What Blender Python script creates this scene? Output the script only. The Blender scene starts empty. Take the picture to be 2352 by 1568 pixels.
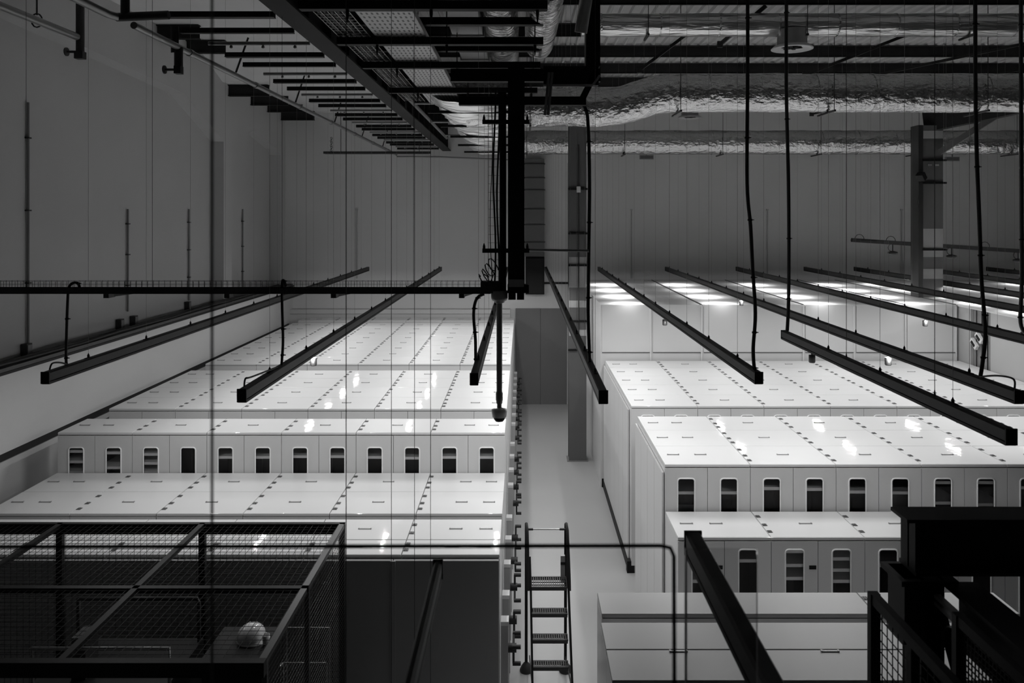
import bpy, math, random
from mathutils import Vector, noise
R = random.Random(7)
C = bpy.context.scene.collection
PI = math.pi
F, CX, CY, H = 1800.0, 1200.0, 497.0, 5.45      # focal length in px, vanishing point, eye height


def W(x, y, Y):
    """photo pixel at real distance Y -> world point"""
    return ((x - CX) * Y / F, Y, H - (y - CY) * Y / F)


ORD = ['first', 'second', 'third', 'fourth', 'fifth', 'sixth', 'seventh', 'eighth', 'ninth', 'tenth', 'eleventh',
       'twelfth', 'thirteenth', 'fourteenth', 'fifteenth', 'sixteenth', 'seventeenth', 'eighteenth', 'nineteenth',
       'twentieth', 'twenty-first', 'twenty-second', 'twenty-third', 'twenty-fourth', 'twenty-fifth']

# ------------------------------------------------------------------ materials


def mat(name, col, rough=.5, metal=0., bump=0., bscale=20., coat=0., var=0., vscale=3., spec=.5, stretch=(1, 1, 1), dist=.02):
    m = bpy.data.materials.new(name)
    m.use_nodes = True
    nt = m.node_tree
    b = nt.nodes['Principled BSDF']
    b.inputs['Base Color'].default_value = (col, col, col, 1)
    b.inputs['Roughness'].default_value = rough
    b.inputs['Metallic'].default_value = metal
    b.inputs['Specular IOR Level'].default_value = spec
    b.inputs['Coat Weight'].default_value = coat
    b.inputs['Coat Roughness'].default_value = .055
    tc = nt.nodes.new('ShaderNodeTexCoord')
    mp = nt.nodes.new('ShaderNodeMapping')
    mp.inputs['Scale'].default_value = stretch
    nt.links.new(tc.outputs['Object'], mp.inputs['Vector'])
    n = nt.nodes.new('ShaderNodeTexNoise')
    n.inputs['Scale'].default_value = vscale
    n.inputs['Detail'].default_value = 4
    nt.links.new(mp.outputs['Vector'], n.inputs['Vector'])
    r = nt.nodes.new('ShaderNodeMapRange')
    r.inputs['To Min'].default_value = col * (1 - var)
    r.inputs['To Max'].default_value = col * (1 + var)
    nt.links.new(n.outputs['Fac'], r.inputs['Value'])
    nt.links.new(r.outputs['Result'], b.inputs['Base Color'])
    if bump:
        n2 = nt.nodes.new('ShaderNodeTexNoise')
        n2.inputs['Scale'].default_value = bscale
        n2.inputs['Detail'].default_value = 3
        nt.links.new(mp.outputs['Vector'], n2.inputs['Vector'])
        bp = nt.nodes.new('ShaderNodeBump')
        bp.inputs['Strength'].default_value = bump
        bp.inputs['Distance'].default_value = dist
        nt.links.new(n2.outputs['Fac'], bp.inputs['Height'])
        nt.links.new(bp.outputs['Normal'], b.inputs['Normal'])
        if coat:
            nt.links.new(bp.outputs['Normal'], b.inputs['Coat Normal'])
    return m


M = {}
M['wall_b'] = mat('painted_back_wall', .60, .75, bump=.15, bscale=60, var=.06, vscale=.8)
M['roofm'] = mat('enclosure_roof', .62, .8, var=.04, spec=.15)
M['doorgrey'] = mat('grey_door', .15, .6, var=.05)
M['cond1'] = mat('painted_conduit', .17, .6)
M['cond2'] = mat('pale_conduit', .4, .6)
M['topg'] = mat('grey_enamel_top', .40, .4, var=.03, spec=.4)
M['wall'] = mat('painted_wall', .46, .75, bump=.15, bscale=60, var=.06, vscale=.8)
M['wall_low'] = mat('painted_wall_lower', .5, .7, bump=.1, bscale=60, var=.05, vscale=.8)
M['floor'] = mat('resin_floor', .36, .38, bump=.05, bscale=8, var=.05, vscale=.7)
M['cab'] = mat('white_enamel', .60, .35, var=.02, spec=.4)
M['cap'] = mat('white_enamel_top', .62, .5, bump=.35, bscale=2.6, coat=.32, var=.02, spec=.4, dist=.01)
M['cabgrey'] = mat('grey_enamel', .36, .4, var=.03)
M['inside'] = mat('cabinet_inside_shade', .05, .6)  # near-black colour standing in for the shade inside the windowed cabinets
M['board'] = mat('shelf_board', .8, .45)
M['groove'] = mat('seam', .06, .7)
M['clip'] = mat('steel_clip', .12, .45, .3)
M['rim'] = mat('window_rim', .85, .3)
M['black'] = mat('black_paint', .007, .55, spec=.2)
M['rail'] = mat('dark_rail', .016, .5, .0, spec=.25)
M['steel'] = mat('dark_steel', .035, .45, .3, var=.2)
M['beam'] = mat('primed_steel', .022, .65, 0, var=.25, spec=.15)
M['grey'] = mat('grey_metal', .25, .4, .4, var=.1)
M['colgrey'] = mat('column_grey', .10, .6, var=.12, vscale=2)
M['collight'] = mat('column_light_band', .38, .6, var=.06)
M['galv'] = mat('galvanised', .45, .38, .8, var=.2, vscale=8)
M['pipe'] = mat('pipe', .22, .35, .5, var=.1)
M['rubber'] = mat('rubber', .015, .6)
M['light'] = mat('light_plastic', .65, .4)
M['ceil'] = mat('ceiling_board', .62, .7, var=.05)
M['deck'] = mat('roof_deck', .42, .5, .2, var=.1)
M['foil'] = mat('foil', .6, .24, 1., bump=1., bscale=6, var=.12, vscale=5, stretch=(1.4, 2.2, 2.2), dist=.04)
M['foil2'] = mat('foil_long', .75, .3, 1., bump=1., bscale=5, var=.1, vscale=5, stretch=(.5, 3.5, 3), dist=.03)
M['hat'] = mat('hat_shell', .75, .25, coat=.3)
M['curtain'] = mat('strip_curtain', .2, .25, bump=.3, bscale=4, stretch=(12, 12, .5))
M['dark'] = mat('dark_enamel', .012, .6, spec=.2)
M['handle'] = mat('worn_steel', .3, .4, .4)


def emit(name, s):
    m = bpy.data.materials.new(name)
    m.use_nodes = True
    b = m.node_tree.nodes['Principled BSDF']
    b.inputs['Base Color'].default_value = (.8, .8, .8, 1)
    b.inputs['Emission Color'].default_value = (1, 1, 1, 1)
    b.inputs['Emission Strength'].default_value = s
    return m


M['led'] = emit('led_diffuser', 6.)


def glass(name, tint=.97, fac=.06):
    m = bpy.data.materials.new(name)
    m.use_nodes = True
    nt = m.node_tree
    nt.nodes.clear()
    o = nt.nodes.new('ShaderNodeOutputMaterial')
    mx = nt.nodes.new('ShaderNodeMixShader')
    t = nt.nodes.new('ShaderNodeBsdfTransparent')
    t.inputs['Color'].default_value = (tint, tint, tint, 1)
    g = nt.nodes.new('ShaderNodeBsdfGlossy')
    g.inputs['Roughness'].default_value = .05
    f = nt.nodes.new('ShaderNodeFresnel')
    f.inputs['IOR'].default_value = 1.25
    nt.links.new(f.outputs[0], mx.inputs[0])
    nt.links.new(t.outputs[0], mx.inputs[1])
    nt.links.new(g.outputs[0], mx.inputs[2])
    nt.links.new(mx.outputs[0], o.inputs[0])
    return m


M['glass'] = glass('window_glass')
M['glass2'] = glass('balustrade_glass', .88)


def perforated():
    m = mat('perforated_tray', .45, .4, .3)
    nt = m.node_tree
    b = nt.nodes['Principled BSDF']
    tc = nt.nodes.new('ShaderNodeTexCoord')
    sc = nt.nodes.new('ShaderNodeVectorMath'); sc.operation = 'MULTIPLY'
    sc.inputs[1].default_value = (22, 8, 1)
    fr = nt.nodes.new('ShaderNodeVectorMath'); fr.operation = 'FRACTION'
    se = nt.nodes.new('ShaderNodeSeparateXYZ')
    nt.links.new(tc.outputs['Object'], sc.inputs[0])
    nt.links.new(sc.outputs[0], fr.inputs[0])
    nt.links.new(fr.outputs[0], se.inputs[0])

    def cmp(sock, eps):
        c = nt.nodes.new('ShaderNodeMath'); c.operation = 'COMPARE'
        c.inputs[1].default_value = .5; c.inputs[2].default_value = eps
        nt.links.new(sock, c.inputs[0])
        return c.outputs[0]
    mu = nt.nodes.new('ShaderNodeMath'); mu.operation = 'MULTIPLY'
    nt.links.new(cmp(se.outputs[0], .2), mu.inputs[0])
    nt.links.new(cmp(se.outputs[1], .26), mu.inputs[1])
    mr = nt.nodes.new('ShaderNodeMapRange')
    mr.inputs['To Min'].default_value = .45; mr.inputs['To Max'].default_value = .02
    nt.links.new(mu.outputs[0], mr.inputs['Value'])
    nt.links.new(mr.outputs['Result'], b.inputs['Base Color'])
    return m


M['perf'] = perforated()

# ------------------------------------------------------------------ mesh builder


class MB:
    def __init__(s):
        s.v = []; s.f = []; s.sm = []

    def add(s, vs, fs, smooth=False):
        n = len(s.v)
        s.v += [tuple(v) for v in vs]
        s.f += [tuple(i + n for i in f) for f in fs]
        s.sm += [smooth] * len(fs)
        return s

    def box(s, x0, x1, y0, y1, z0, z1):
        vs = [(x, y, z) for z in (z0, z1) for y in (y0, y1) for x in (x0, x1)]
        return s.add(vs, [(0, 2, 3, 1), (4, 5, 7, 6), (0, 1, 5, 4), (2, 6, 7, 3), (0, 4, 6, 2), (1, 3, 7, 5)])

    def bar(s, a, b, w, h, up=(0, 0, 1)):
        a = Vector(a); b = Vector(b); d = (b - a).normalized(); u = Vector(up)
        if abs(d.dot(u)) > .98:
            u = Vector((0, 1, 0))
        sx = d.cross(u).normalized() * w / 2
        uz = sx.cross(d).normalized() * h / 2
        vs = [p + sx * i + uz * j for p in (a, b) for (i, j) in ((-1, -1), (1, -1), (1, 1), (-1, 1))]
        return s.add(vs, [(0, 1, 2, 3), (7, 6, 5, 4), (0, 4, 5, 1), (1, 5, 6, 2), (2, 6, 7, 3), (3, 7, 4, 0)])

    def tube(s, pts, r, n=10, closed=False, caps=True, rfun=None):
        pts = [Vector(p) for p in pts]
        m = len(pts)
        d0 = (pts[1] - pts[0]).normalized()
        u = Vector((0, 0, 1)) if abs(d0.z) < .9 else Vector((0, 1, 0))
        vs = []
        side = d0.cross(u).normalized()
        for i, p in enumerate(pts):
            if closed:
                d = (pts[(i + 1) % m] - pts[i - 1]).normalized()
            else:
                d = (pts[min(i + 1, m - 1)] - pts[max(i - 1, 0)]).normalized()
            side = (side - d * side.dot(d)).normalized()
            up = side.cross(d)
            for k in range(n):
                a = 2 * PI * k / n
                rr = r if rfun is None else rfun(i, k, a)
                vs.append(p + (side * math.cos(a) + up * math.sin(a)) * rr)
        fs = []
        for i in range(m if closed else m - 1):
            j = (i + 1) % m
            for k in range(n):
                l = (k + 1) % n
                fs.append((i * n + k, i * n + l, j * n + l, j * n + k))
        s.add(vs, fs, True)
        if not closed and caps:
            s.add(vs[:n], [tuple(range(n - 1, -1, -1))])
            s.add(vs[-n:], [tuple(range(n))])
        return s

    def lathe(s, c, prof, n=24):
        vs = [(c[0] + r * math.cos(2 * PI * k / n), c[1] + r * math.sin(2 * PI * k / n), c[2] + z) for r, z in prof for k in range(n)]
        fs = [(i * n + k, i * n + (k + 1) % n, (i + 1) * n + (k + 1) % n, (i + 1) * n + k) for i in range(len(prof) - 1) for k in range(n)]
        s.add(vs, fs, True)
        return s

    def prism(s, poly, axis, a, b):
        """poly in the two other axes, extruded along axis from a to b"""
        def P(p, t):
            return (t, p[0], p[1]) if axis == 'x' else (p[0], t, p[1]) if axis == 'y' else (p[0], p[1], t)
        n = len(poly)
        vs = [P(p, a) for p in poly] + [P(p, b) for p in poly]
        fs = [tuple(range(n - 1, -1, -1)), tuple(range(n, 2 * n))] + [(i, (i + 1) % n, (i + 1) % n + n, i + n) for i in range(n)]
        return s.add(vs, fs)

    def mesh(s, name, m):
        me = bpy.data.meshes.new(name)
        me.from_pydata(s.v, [], s.f)
        me.polygons.foreach_set('use_smooth', s.sm)
        me.materials.append(M[m] if isinstance(m, str) else m)
        me.validate()
        import bmesh
        bm = bmesh.new(); bm.from_mesh(me)
        bmesh.ops.recalc_face_normals(bm, faces=bm.faces)
        bm.to_mesh(me); bm.free()
        return me

    def build(s, name, m, parent=None, kind=None):
        o = bpy.data.objects.new(name, s.mesh(name, m))
        C.objects.link(o)
        if parent:
            o.parent = parent
        if kind:
            o['kind'] = kind
        return o


def put(name, me, parent, loc=(0, 0, 0)):
    o = bpy.data.objects.new(name, me)
    C.objects.link(o); o.parent = parent; o.location = loc
    return o


def thing(name, label, cat, loc=(0, 0, 0), group=None, rz=0):
    o = bpy.data.objects.new(name, None)
    C.objects.link(o); o.location = loc; o.rotation_euler = (0, 0, rz)
    o.empty_display_size = .1
    return tag(o, label, cat, group)


def tag(o, label, cat, group=None):
    o['label'] = label; o['category'] = cat
    if group:
        o['group'] = group
    return o


def dup_tree(o, parent=None):
    c = o.copy(); C.objects.link(c)
    if parent is not None:
        c.parent = parent
    for ch in o.children:
        dup_tree(ch, c)
    return c


# ------------------------------------------------------------------ setting
BY = 22.8          # back wall
LX = -6.9          # left wall face
RX = 17.0
DZ = H + 3.45      # roof deck underside
MB().box(-7.6, RX + .4, -4, BY + .4, -.2, 0).build('floor', 'floor', kind='structure')
MB().box(-7.6, RX + .4, BY, BY + .3, 0, 9.6).build('wall_back', 'wall_b', kind='structure')
MB().box(RX, RX + .3, -4, BY, 0, 9.6).build('wall_right', 'wall', kind='structure')
MB().box(-7.6, RX + .4, -4.3, -4, 0, 9.6).build('wall_front', 'wall', kind='structure')
# left wall: recessed bays, fascia above with haunched lower edge, pilaster, projecting lower wall
MB().box(-7.6, -7.2, -4, BY, 0, 9.6).build('wall_left', 'wall', kind='structure')
fas = [(-4, 8.15), (10.4, 8.2), (12.4, 8.12), (16.0, 7.96), (18.1, 7.18), (18.1, 3.455), (18.6, 3.455), (18.6, 7.22), (20.2, 7.68),
       (22.0, 7.35), (22.35, 7.2), (22.35, 3.455), (BY, 3.455), (BY, 9.6), (-4, 9.6)]
fb = MB()
fb.prism(fas, 'x', -7.2, LX)
fb.build('wall_left_fascia', 'wall', kind='structure')
MB().box(-7.2, LX + .22, -4, BY, 2.40, 3.41).build('wall_left_lower', 'wall_low', kind='structure')
MB().box(-7.2, LX + .14, -4, BY, 0, 2.28).build('wall_left_base', 'wall_low', kind='structure')
MB().box(-7.2, LX + .18, -4, BY, 2.285, 2.395).build('trim_1', 'steel', kind='structure')
t = MB(); t.box(-7.2, LX + .26, -4, BY, 3.415, 3.45)
t.build('trim_2', 'black', kind='structure')
# cable trunking lying along the ledge of the left wall and the line on the back wall
tr = thing('cable_trunking', 'black cable trunking lying along the ledge of the left wall', 'cable trunking', (LX + .13, 2, 3.452))
b = MB()
b.box(-.12, .12, 0, BY - 2.1, .0, .05); b.build('trunking_body', 'steel', tr)
b = MB()
for k in range(3):
    b.tube([(-.08 + .07 * k, y * 1.0, .075 + .012 * math.sin(y * 2 + k * 2)) for y in range(0, 21)], .02, 6)
b.build('cable_run', 'rubber', tr)
b = MB(); b.box(LX + .1, -.35, BY - .3, BY, 2.66, 2.78); b.box(LX + .1, -.35, BY - .26, BY, 0, 2.66)
b.build('wall_back_plinth', 'wall_low', kind='structure')
tag(MB().box(.6, 16.9, BY - .07, BY, 3.49, 3.545).build('wall_trunking', 'black'),
    'thin black trunking running along the back wall right of the riser duct', 'cable trunking')
MB().box(1.3, 1.33, BY - .012, BY, 0, 7).build('trim_3', 'wall', kind='structure')
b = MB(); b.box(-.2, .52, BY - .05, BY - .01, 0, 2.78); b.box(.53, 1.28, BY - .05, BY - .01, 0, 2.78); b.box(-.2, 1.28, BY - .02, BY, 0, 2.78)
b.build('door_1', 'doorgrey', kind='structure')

# ceiling: corrugated deck on the right, boards on the left, purlins
b = MB(); b.box(-2.2, RX + .3, -4, BY + .3, DZ, DZ + .2)
x = -2.0
while x < RX:
    b.prism([(x, DZ), (x + .03, DZ - .035), (x + .06, DZ - .035), (x + .09, DZ)], 'y', -4, BY)
    x += .19
b.build('ceiling', 'deck', kind='structure')
b = MB()
b.prism([(-4, H + 3.62), (16.6, H + 3.62), (18.0, H + 3.1), (BY, H + 3.0), (BY, H + 4.1), (-4, H + 4.1)], 'x', -7.2, -2.2)
b.build('ceiling_left', 'ceil', kind='structure')
b = MB(); b.box(-2.5, -2.0, -4, BY, DZ + .0, H + 4.1); b.build('ceiling_step', 'beam', kind='structure')
for i, y in enumerate([8.2, 10.0, 11.8, 13.9, 15.7, 17.5, 19.3, 21.1]):
    b = MB(); z = H + 3.2
    b.box(-2.0, RX, y, y + .012, z, DZ - .036); b.box(-2.0, RX, y, y + .07, z, z + .012); b.box(-2.0, RX, y - .06, y, DZ - .048, DZ - .036)
    o = b.build('purlin', 'beam')
    for k in range(24):
        pass
    tag(o, '%s roof purlin on the right side, counted from the camera' % ORD[i], 'purlin', 'roof purlins under the metal deck')
for i, (y, u) in enumerate([(14.8, 3.35), (16.1, 3.35), (18.4, 2.82), (19.9, 2.82), (21.2, 2.82), (22.4, 2.75)]):
    b = MB(); z = H + u
    top = z + .26
    xe = -6.1 if i < 2 else -5.95
    b.box(-6.9, xe, y, y + .02, z, top); b.box(-6.9, xe, y - .05, y + .07, z, z + .015); b.box(-6.9, xe, y - .05, y + .07, top - .015, top)
    tag(b.build('ceiling_joist', 'beam'), '%s dark ceiling joist from the left wall, counted from the camera' % ORD[i], 'joist',
        'joists under the left ceiling')

# the long girder with web stiffeners
g = thing('girder', 'deep dark steel girder with web stiffeners receding over the left block', 'girder', (-2.2, 0, H + 1.9))
b = MB(); b.box(-.01, .01, 3, BY, .02, 1.08); b.box(-.12, .12, 3, BY, 0, .025); b.build('web', 'beam', g)
y = 5.0
while y < BY:
    MB().box(.012, .1, y, y + .015, .026, 1.08).build('stiffener', 'beam', g)
    y += .9

# ------------------------------------------------------------------ cabinets
UW = 1.0


def rounded(w, h, r, n=5):
    pts = []
    for cx, cz, a0 in ((w / 2 - r, h / 2 - r, 0), (-w / 2 + r, h / 2 - r, 90), (-w / 2 + r, -h / 2 + r, 180), (w / 2 - r, -h / 2 + r, 270)):
        for k in range(n + 1):
            a = math.radians(a0 + 90 * k / n)
            pts.append((cx + r * math.cos(a), cz + r * math.sin(a)))
    return pts


def door_mesh(dw, z0, z1, ww, wt, wh, th=.022):
    """door: origin at bottom left front corner"""
    b = MB()
    hgt = z1 - z0
    x0, x1 = dw / 2 - ww / 2, dw / 2 + ww / 2
    t1 = hgt - wt; t0 = t1 - wh
    b.box(0, x0, 0, th, 0, hgt); b.box(x1, dw, 0, th, 0, hgt); b.box(x0, x1, 0, th, t1, hgt); b.box(x0, x1, 0, th, 0, t0)
    r = .035
    for cx, cz, sx, sz in ((x0, t0, 1, 1), (x1, t0, -1, 1), (x1, t1, -1, -1), (x0, t1, 1, -1)):
        pts = [(cx, cz)] + [(cx + sx * (r - r * math.sin(a)), cz + sz * (r - r * math.cos(a))) for a in [PI / 2 * k / 5 for k in range(6)]]
        b.prism(pts, 'y', 0, th)
    loop = [(dw / 2 + p[0], -.002, (t0 + t1) / 2 + p[1]) for p in rounded(ww, wh, r)]
    rim = MB().tube(loop, .009, 6, closed=True)
    pane = MB().box(x0 - .003, x1 + .003, .014, .018, t0 - .003, t1 + .003)
    return b, rim, pane


CACHE = {}


def cab_meshes(top, D, front, wt, W_=UW, cm='cap'):
    key = (round(top, 3), D, front, wt, W_, cm)
    if key in CACHE:
        return CACHE[key]
    g = .003
    d = {}
    ct = .032
    b = MB()
    z1 = top - ct - .008
    th = .02
    if front:
        fy = .024
        b.box(g, g + th, fy, D - g, .1, z1); b.box(W_ - g - th, W_ - g, fy, D - g, .1, z1)
        b.box(g + th, W_ - g - th, D - g - th, D - g, .1, z1)
        b.box(g + th, W_ - g - th, fy, D - g - th, .1, .12); b.box(g + th, W_ - g - th, fy, D - g - th, z1 - .02, z1)
        b.box(W_ / 2 - .01, W_ / 2 + .01, fy, D - .05, .12, z1 - .02)
    else:
        b.box(g, W_ - g, g, D - g, .1, z1)
    b.box(.02, W_ - .02, .05, D - .03, 0, .1)
    d['body'] = b.mesh('cabinet_body', 'cab')
    b = MB()
    b.box(.012, W_ - .012, .012, D - .012, z1, z1 + .008)
    d['seam'] = b.mesh('seam_strip', 'groove')
    b = MB()
    bz = .006
    x0, x1, y0, y1 = g + .001, W_ - g - .001, .004, D - .004
    zt, zb = top, top - ct
    vs = [(x0, y0, zb), (x1, y0, zb), (x1, y1, zb), (x0, y1, zb), (x0, y0, zt - bz), (x1, y0, zt - bz), (x1, y1, zt - bz), (x0, y1, zt - bz),
          (x0 + bz * .4, y0 + bz, zt), (x1 - bz * .4, y0 + bz, zt), (x1 - bz * .4, y1 - bz, zt), (x0 + bz * .4, y1 - bz, zt)]
    b.add(vs, [(3, 2, 1, 0), (0, 1, 5, 4), (1, 2, 6, 5), (2, 3, 7, 6), (3, 0, 4, 7), (4, 5, 9, 8), (5, 6, 10, 9), (6, 7, 11, 10), (7, 4, 8, 11), (8, 9, 10, 11)])
    d['cap'] = b.mesh('top_panel', cm)
    b = MB(); b.box(-.065, .065, -.008, .008, 0, .008); b.box(-.072, -.06, -.011, .011, 0, .012); b.box(.06, .072, -.011, .011, 0, .012)
    d['handle'] = b.mesh('lifting_handle', 'handle')
    b = MB(); b.box(0, .05, -.028, .028, 0, .006); b.box(.012, .018, -.02, .02, .006, .012); b.box(.03, .036, -.02, .02, .006, .012)
    d['clip'] = b.mesh('joint_clip', 'clip')
    if front:
        dz0 = .12; dz1 = z1 - .004
        a, r, p = door_mesh(W_ / 2 - .006, dz0, dz1, .2 * W_, wt, 1.0)
        d['door'] = a.mesh('door', 'cab'); d['rim'] = r.mesh('window_rim', 'rim'); d['pane'] = p.mesh('window_pane', 'glass')
        b = MB(); b.box(.032, W_ / 2 - .02, .028, D - .06, 0, .035)
        d['shelf'] = b.mesh('shelf', 'board')
        b = MB(); b.box(.022, W_ / 2 - .011, D - .04, D - .03, .13, z1 - .03)  # dark sheet added before the white back, interior shade put into its colour
        d['back'] = b.mesh('back_shade_sheet', 'inside')
        b = MB()  # dark sheets added over the white sides and top to deepen the interior shade
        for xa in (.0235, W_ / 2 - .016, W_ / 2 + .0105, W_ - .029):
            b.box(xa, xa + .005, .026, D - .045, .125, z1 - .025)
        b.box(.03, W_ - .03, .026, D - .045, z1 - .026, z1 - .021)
        d['side_shade'] = b.mesh('side_shade_sheet', 'inside')
    CACHE[key] = d
    return d


def cabinet(x, y, top, D, front, label, group, wt=.125, shelves=None, ends=0, W_=UW, clips=True, plate=None, solid=False, handle=True, cm='cap'):
    d = cab_meshes(top, D, front and not solid, wt, W_, cm)
    t = thing('storage_cabinet', label, 'cabinet', (x, y, 0), group)
    put('cabinet_body', d['body'], t)
    put('seam_strip', d['seam'], t)
    put('top_panel', d['cap'], t)
    if handle:
        put('lifting_handle', d['handle'], t, (W_ * .5, D * (.93 if handle == 'edge' else .5), top))
    if ends:
        put('lifting_handle', d['handle'], t, (W_ * .5 + ends * W_ * .33, D * .5, top))
    if clips:
        for q in ((.2, .45, .78) if D > .6 else (.3, .7)):
            put('joint_clip', d['clip'], t, (.006, D * q, top))
    if front and not solid:
        put('side_shade_sheet', d['side_shade'], t)
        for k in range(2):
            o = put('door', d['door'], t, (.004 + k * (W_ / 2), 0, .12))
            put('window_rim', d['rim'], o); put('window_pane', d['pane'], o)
            put('back_shade_sheet', d['back'], t, (k * (W_ / 2 - .0), 0, 0))
            for dz in (shelves[k] if shelves else (.35, .8)):
                put('shelf', d['shelf'], t, (k * W_ / 2, 0, top - dz))
        if plate is not None:
            MB().box(plate, plate + .075, -.006, 0, top - .34, top - .30).build('latch_plate', 'black', t)
    return t


def bank(x0, n, rows, top, D, y0, side, name, group, gapfront=True, wt=.125, W_=UW, y1=None, shelves=None, solid=False, plates=None, rowword='row'):
    """rows of n units from x0 rightwards, first row front at y0"""
    for r in range(rows):
        for i in range(n):
            k = (n - 1 - i) if side == 'left' else i          # count from the aisle
            rw = (ORD[r] + ' ' + rowword + ' of ') if rows > 1 else ''
            label = 'white cabinet, %s from the aisle, %s%s' % (ORD[k], rw, name)
            e = 0
            if side == 'left' and i == n - 1: e = 1
            if side == 'right' and i == 0: e = -1
            if side == 'left' and i == 0: e = -1
            cabinet(x0 + i * W_, y0 + r * D, top, D, r == 0 and gapfront, label, group, wt, shelves[i] if shelves else None, e, W_,
                    clips=i > 0, plate=(plates or {}).get(i), solid=solid)


zt_hi = H - 2.893
zt_lo = H - 3.43
XL = -6.23
sh3 = [((.28, .42, .56, .7), (.30, .5, .66, .8)), ((.2, .32, .44, .56, .68), (.9,)), ((.36,), (.36, .85)), ((.35,), (.35,)), ((.36,), (.37,)), ((.36,), (.36,))]
bank(XL, 6, 1, zt_lo, .37, 7.95, 'left', 'shallow front row of left block beside mesh cage', 'left shallow front cabinets', False)
bank(XL, 6, 1, zt_lo, .56, 8.325, 'left', 'second row of left block beside mesh cage', 'left second row cabinets', False)
bank(XL, 6, 2, zt_lo, .72, 9.05, 'left', 'low pair before windowed left row', 'left low cabinets', True, solid=True)
bank(XL, 6, 1, zt_hi, .72, 10.50, 'left', 'single tall left row with glazed doors', 'left glazed cabinets', True, .157, shelves=sh3)
bank(XL, 6, 4, zt_hi, .735, 11.8, 'left', 'four-row left block behind glazed row', 'left middle cabinets', True, .15)
bank(XL, 6, 8, zt_hi, .735, 15.39, 'left', 'deep far left block', 'left far cabinets', True, solid=True)
bank(XL, 6, 1, zt_hi, .68, 21.75, 'left', 'last left row against the back wall', 'left last cabinets', True, solid=True)
sh2 = [((.36, .75), (.36,)), ((.31,), (.32,)), ((.35,), (.36,)), ((.24, .48), (.24, .5)), ((.3,), (.35,)), ((.3,), (.35,)), ((.3,), (.35,))]
sh1 = [((.2, .5), (.28,)), ((.18, .33, .47), (.13, .26, .38, .5)), ((.33,), (.2, .4)), ((.3,), (.3,)), ((.3,), (.3,)), ((.3,), (.3,)), ((.3,), (.3,))]
bank(1.66, 6, 1, zt_lo, .74, 8.38, 'right', 'low right row with large windows', 'right low glazed cabinets', True, .085, shelves=sh1,
     plates={0: .405, 1: .405})
bank(1.66, 7, 3, zt_hi, .735, 9.15, 'right', 'three-row tall right block', 'right tall glazed cabinets', True, .12, shelves=sh2)
bank(1.66, 7, 5, zt_hi, .75, 11.97, 'right', 'five-row right block before the tall enclosure', 'right middle cabinets', True, .1, W_=1.015)
# big front cabinets bottom right
fw = [(.68, 1.12), (1.80, 1.25), (3.05, 1.25)]
for i, (x0, w_) in enumerate(fw):
    cabinet(x0, 6.76, zt_lo, .4, False, 'wide shallow grey-topped cabinet by step ladder, %s from the aisle' % ORD[i], 'wide cabinets at lower right', W_=w_, clips=i > 0, handle=False, cm='topg')
for r in range(2):
    for i, (x0, w_) in enumerate(fw):
        cabinet(x0 - (.02 if i == 0 else 0), 5.79 + r * .42, zt_lo, .42, False,
                'wide pale cabinet at lower right, %s from the aisle, %s' % (ORD[i], ['nearest row', 'second row from the camera'][r]),
                'wide cabinets at lower right', W_=w_ + (.02 if i == 0 else 0), clips=False, handle='edge' if r == 0 else False, cm='topg')
# dark end panel that closes the left block towards the cage
t = thing('end_panel', 'plain grey end panel closing the front of the left block behind the cage', 'panel', (XL, 7.9, 0))
MB().box(0, 4.92, 0, .04, 0, zt_lo - .04).build('panel_sheet', 'cabgrey', t)
MB().box(4.93, 5.99, 0, .04, 0, zt_lo - .04).build('panel_sheet', 'cabgrey', t)
MB().box(4.90, 4.95, -.012, 0, 0, zt_lo - .04).build('cover_strip', 'cabgrey', t)

# tall enclosure blocks at right
hE = H - 1.776
t0 = 1.575
for i in range(4):
    w = 2.05 if i < 3 else 1.02
    x0 = t0 + 2.05 * i
    t = thing('storage_enclosure', 'tall white walled enclosure with lamp pools on its roof, %s from the aisle' % ORD[i], 'enclosure', (x0, 15.78, 0), 'tall enclosures at the back right')
    b = MB(); b.box(.0, w - .006, .02, 6.1, 0, hE - .03); b.build('enclosure_body', 'cab', t)
    b = MB(); b.box(0, w - .008, 0, 6.12, hE - .03, hE)
    b.build('roof_panel', 'roofm', t)
    MB().box(w - .03, w - .012, .0, 6.1, hE, hE + .012).build('roof_seam', 'groove', t)
    n = 2 if i < 3 else 1
    for k in range(n):
        MB().box(k * 1.025 + .03, (k + 1) * 1.025 - .03 if i < 3 or 1 else w, 0, .02, 2.72, hE - .03).build('front_panel', 'cab', t)
        MB().box((k + 1) * 1.025 - .028 - .006, (k + 1) * 1.025 - .008, -.015, .02, 0, hE - .03).build('panel_post', 'light', t)
        MB().box(k * 1.025 + .03, (k + 1) * 1.025 - .03, -.004, .02, 2.705, 2.72).build('panel_joint', 'groove', t)
t = thing('storage_enclosure', 'dark side-walled enclosure at the far right with strip curtain opening', 'enclosure', (8.78, 12.0, 0), 'tall enclosures at the back right')
MB().box(0, 7.5, 0, 2.7, 0, hE - .03).build('enclosure_body', 'cabgrey', t)
MB().box(0, 7.5, 3.35, 9.9, 0, hE - .03).build('enclosure_body', 'cabgrey', t)
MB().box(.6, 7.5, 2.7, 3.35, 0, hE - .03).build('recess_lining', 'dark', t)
MB().box(-.02, 7.5, -.02, 9.9, hE - .03, hE).build('roof_panel', 'roofm', t)
for k in range(7):
    MB().box(.05 + .02 * (k % 2), .056 + .02 * (k % 2), 2.72 + k * .09, 2.80 + k * .09, .02, hE - .05).build('curtain_strip', 'curtain', t)
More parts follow.
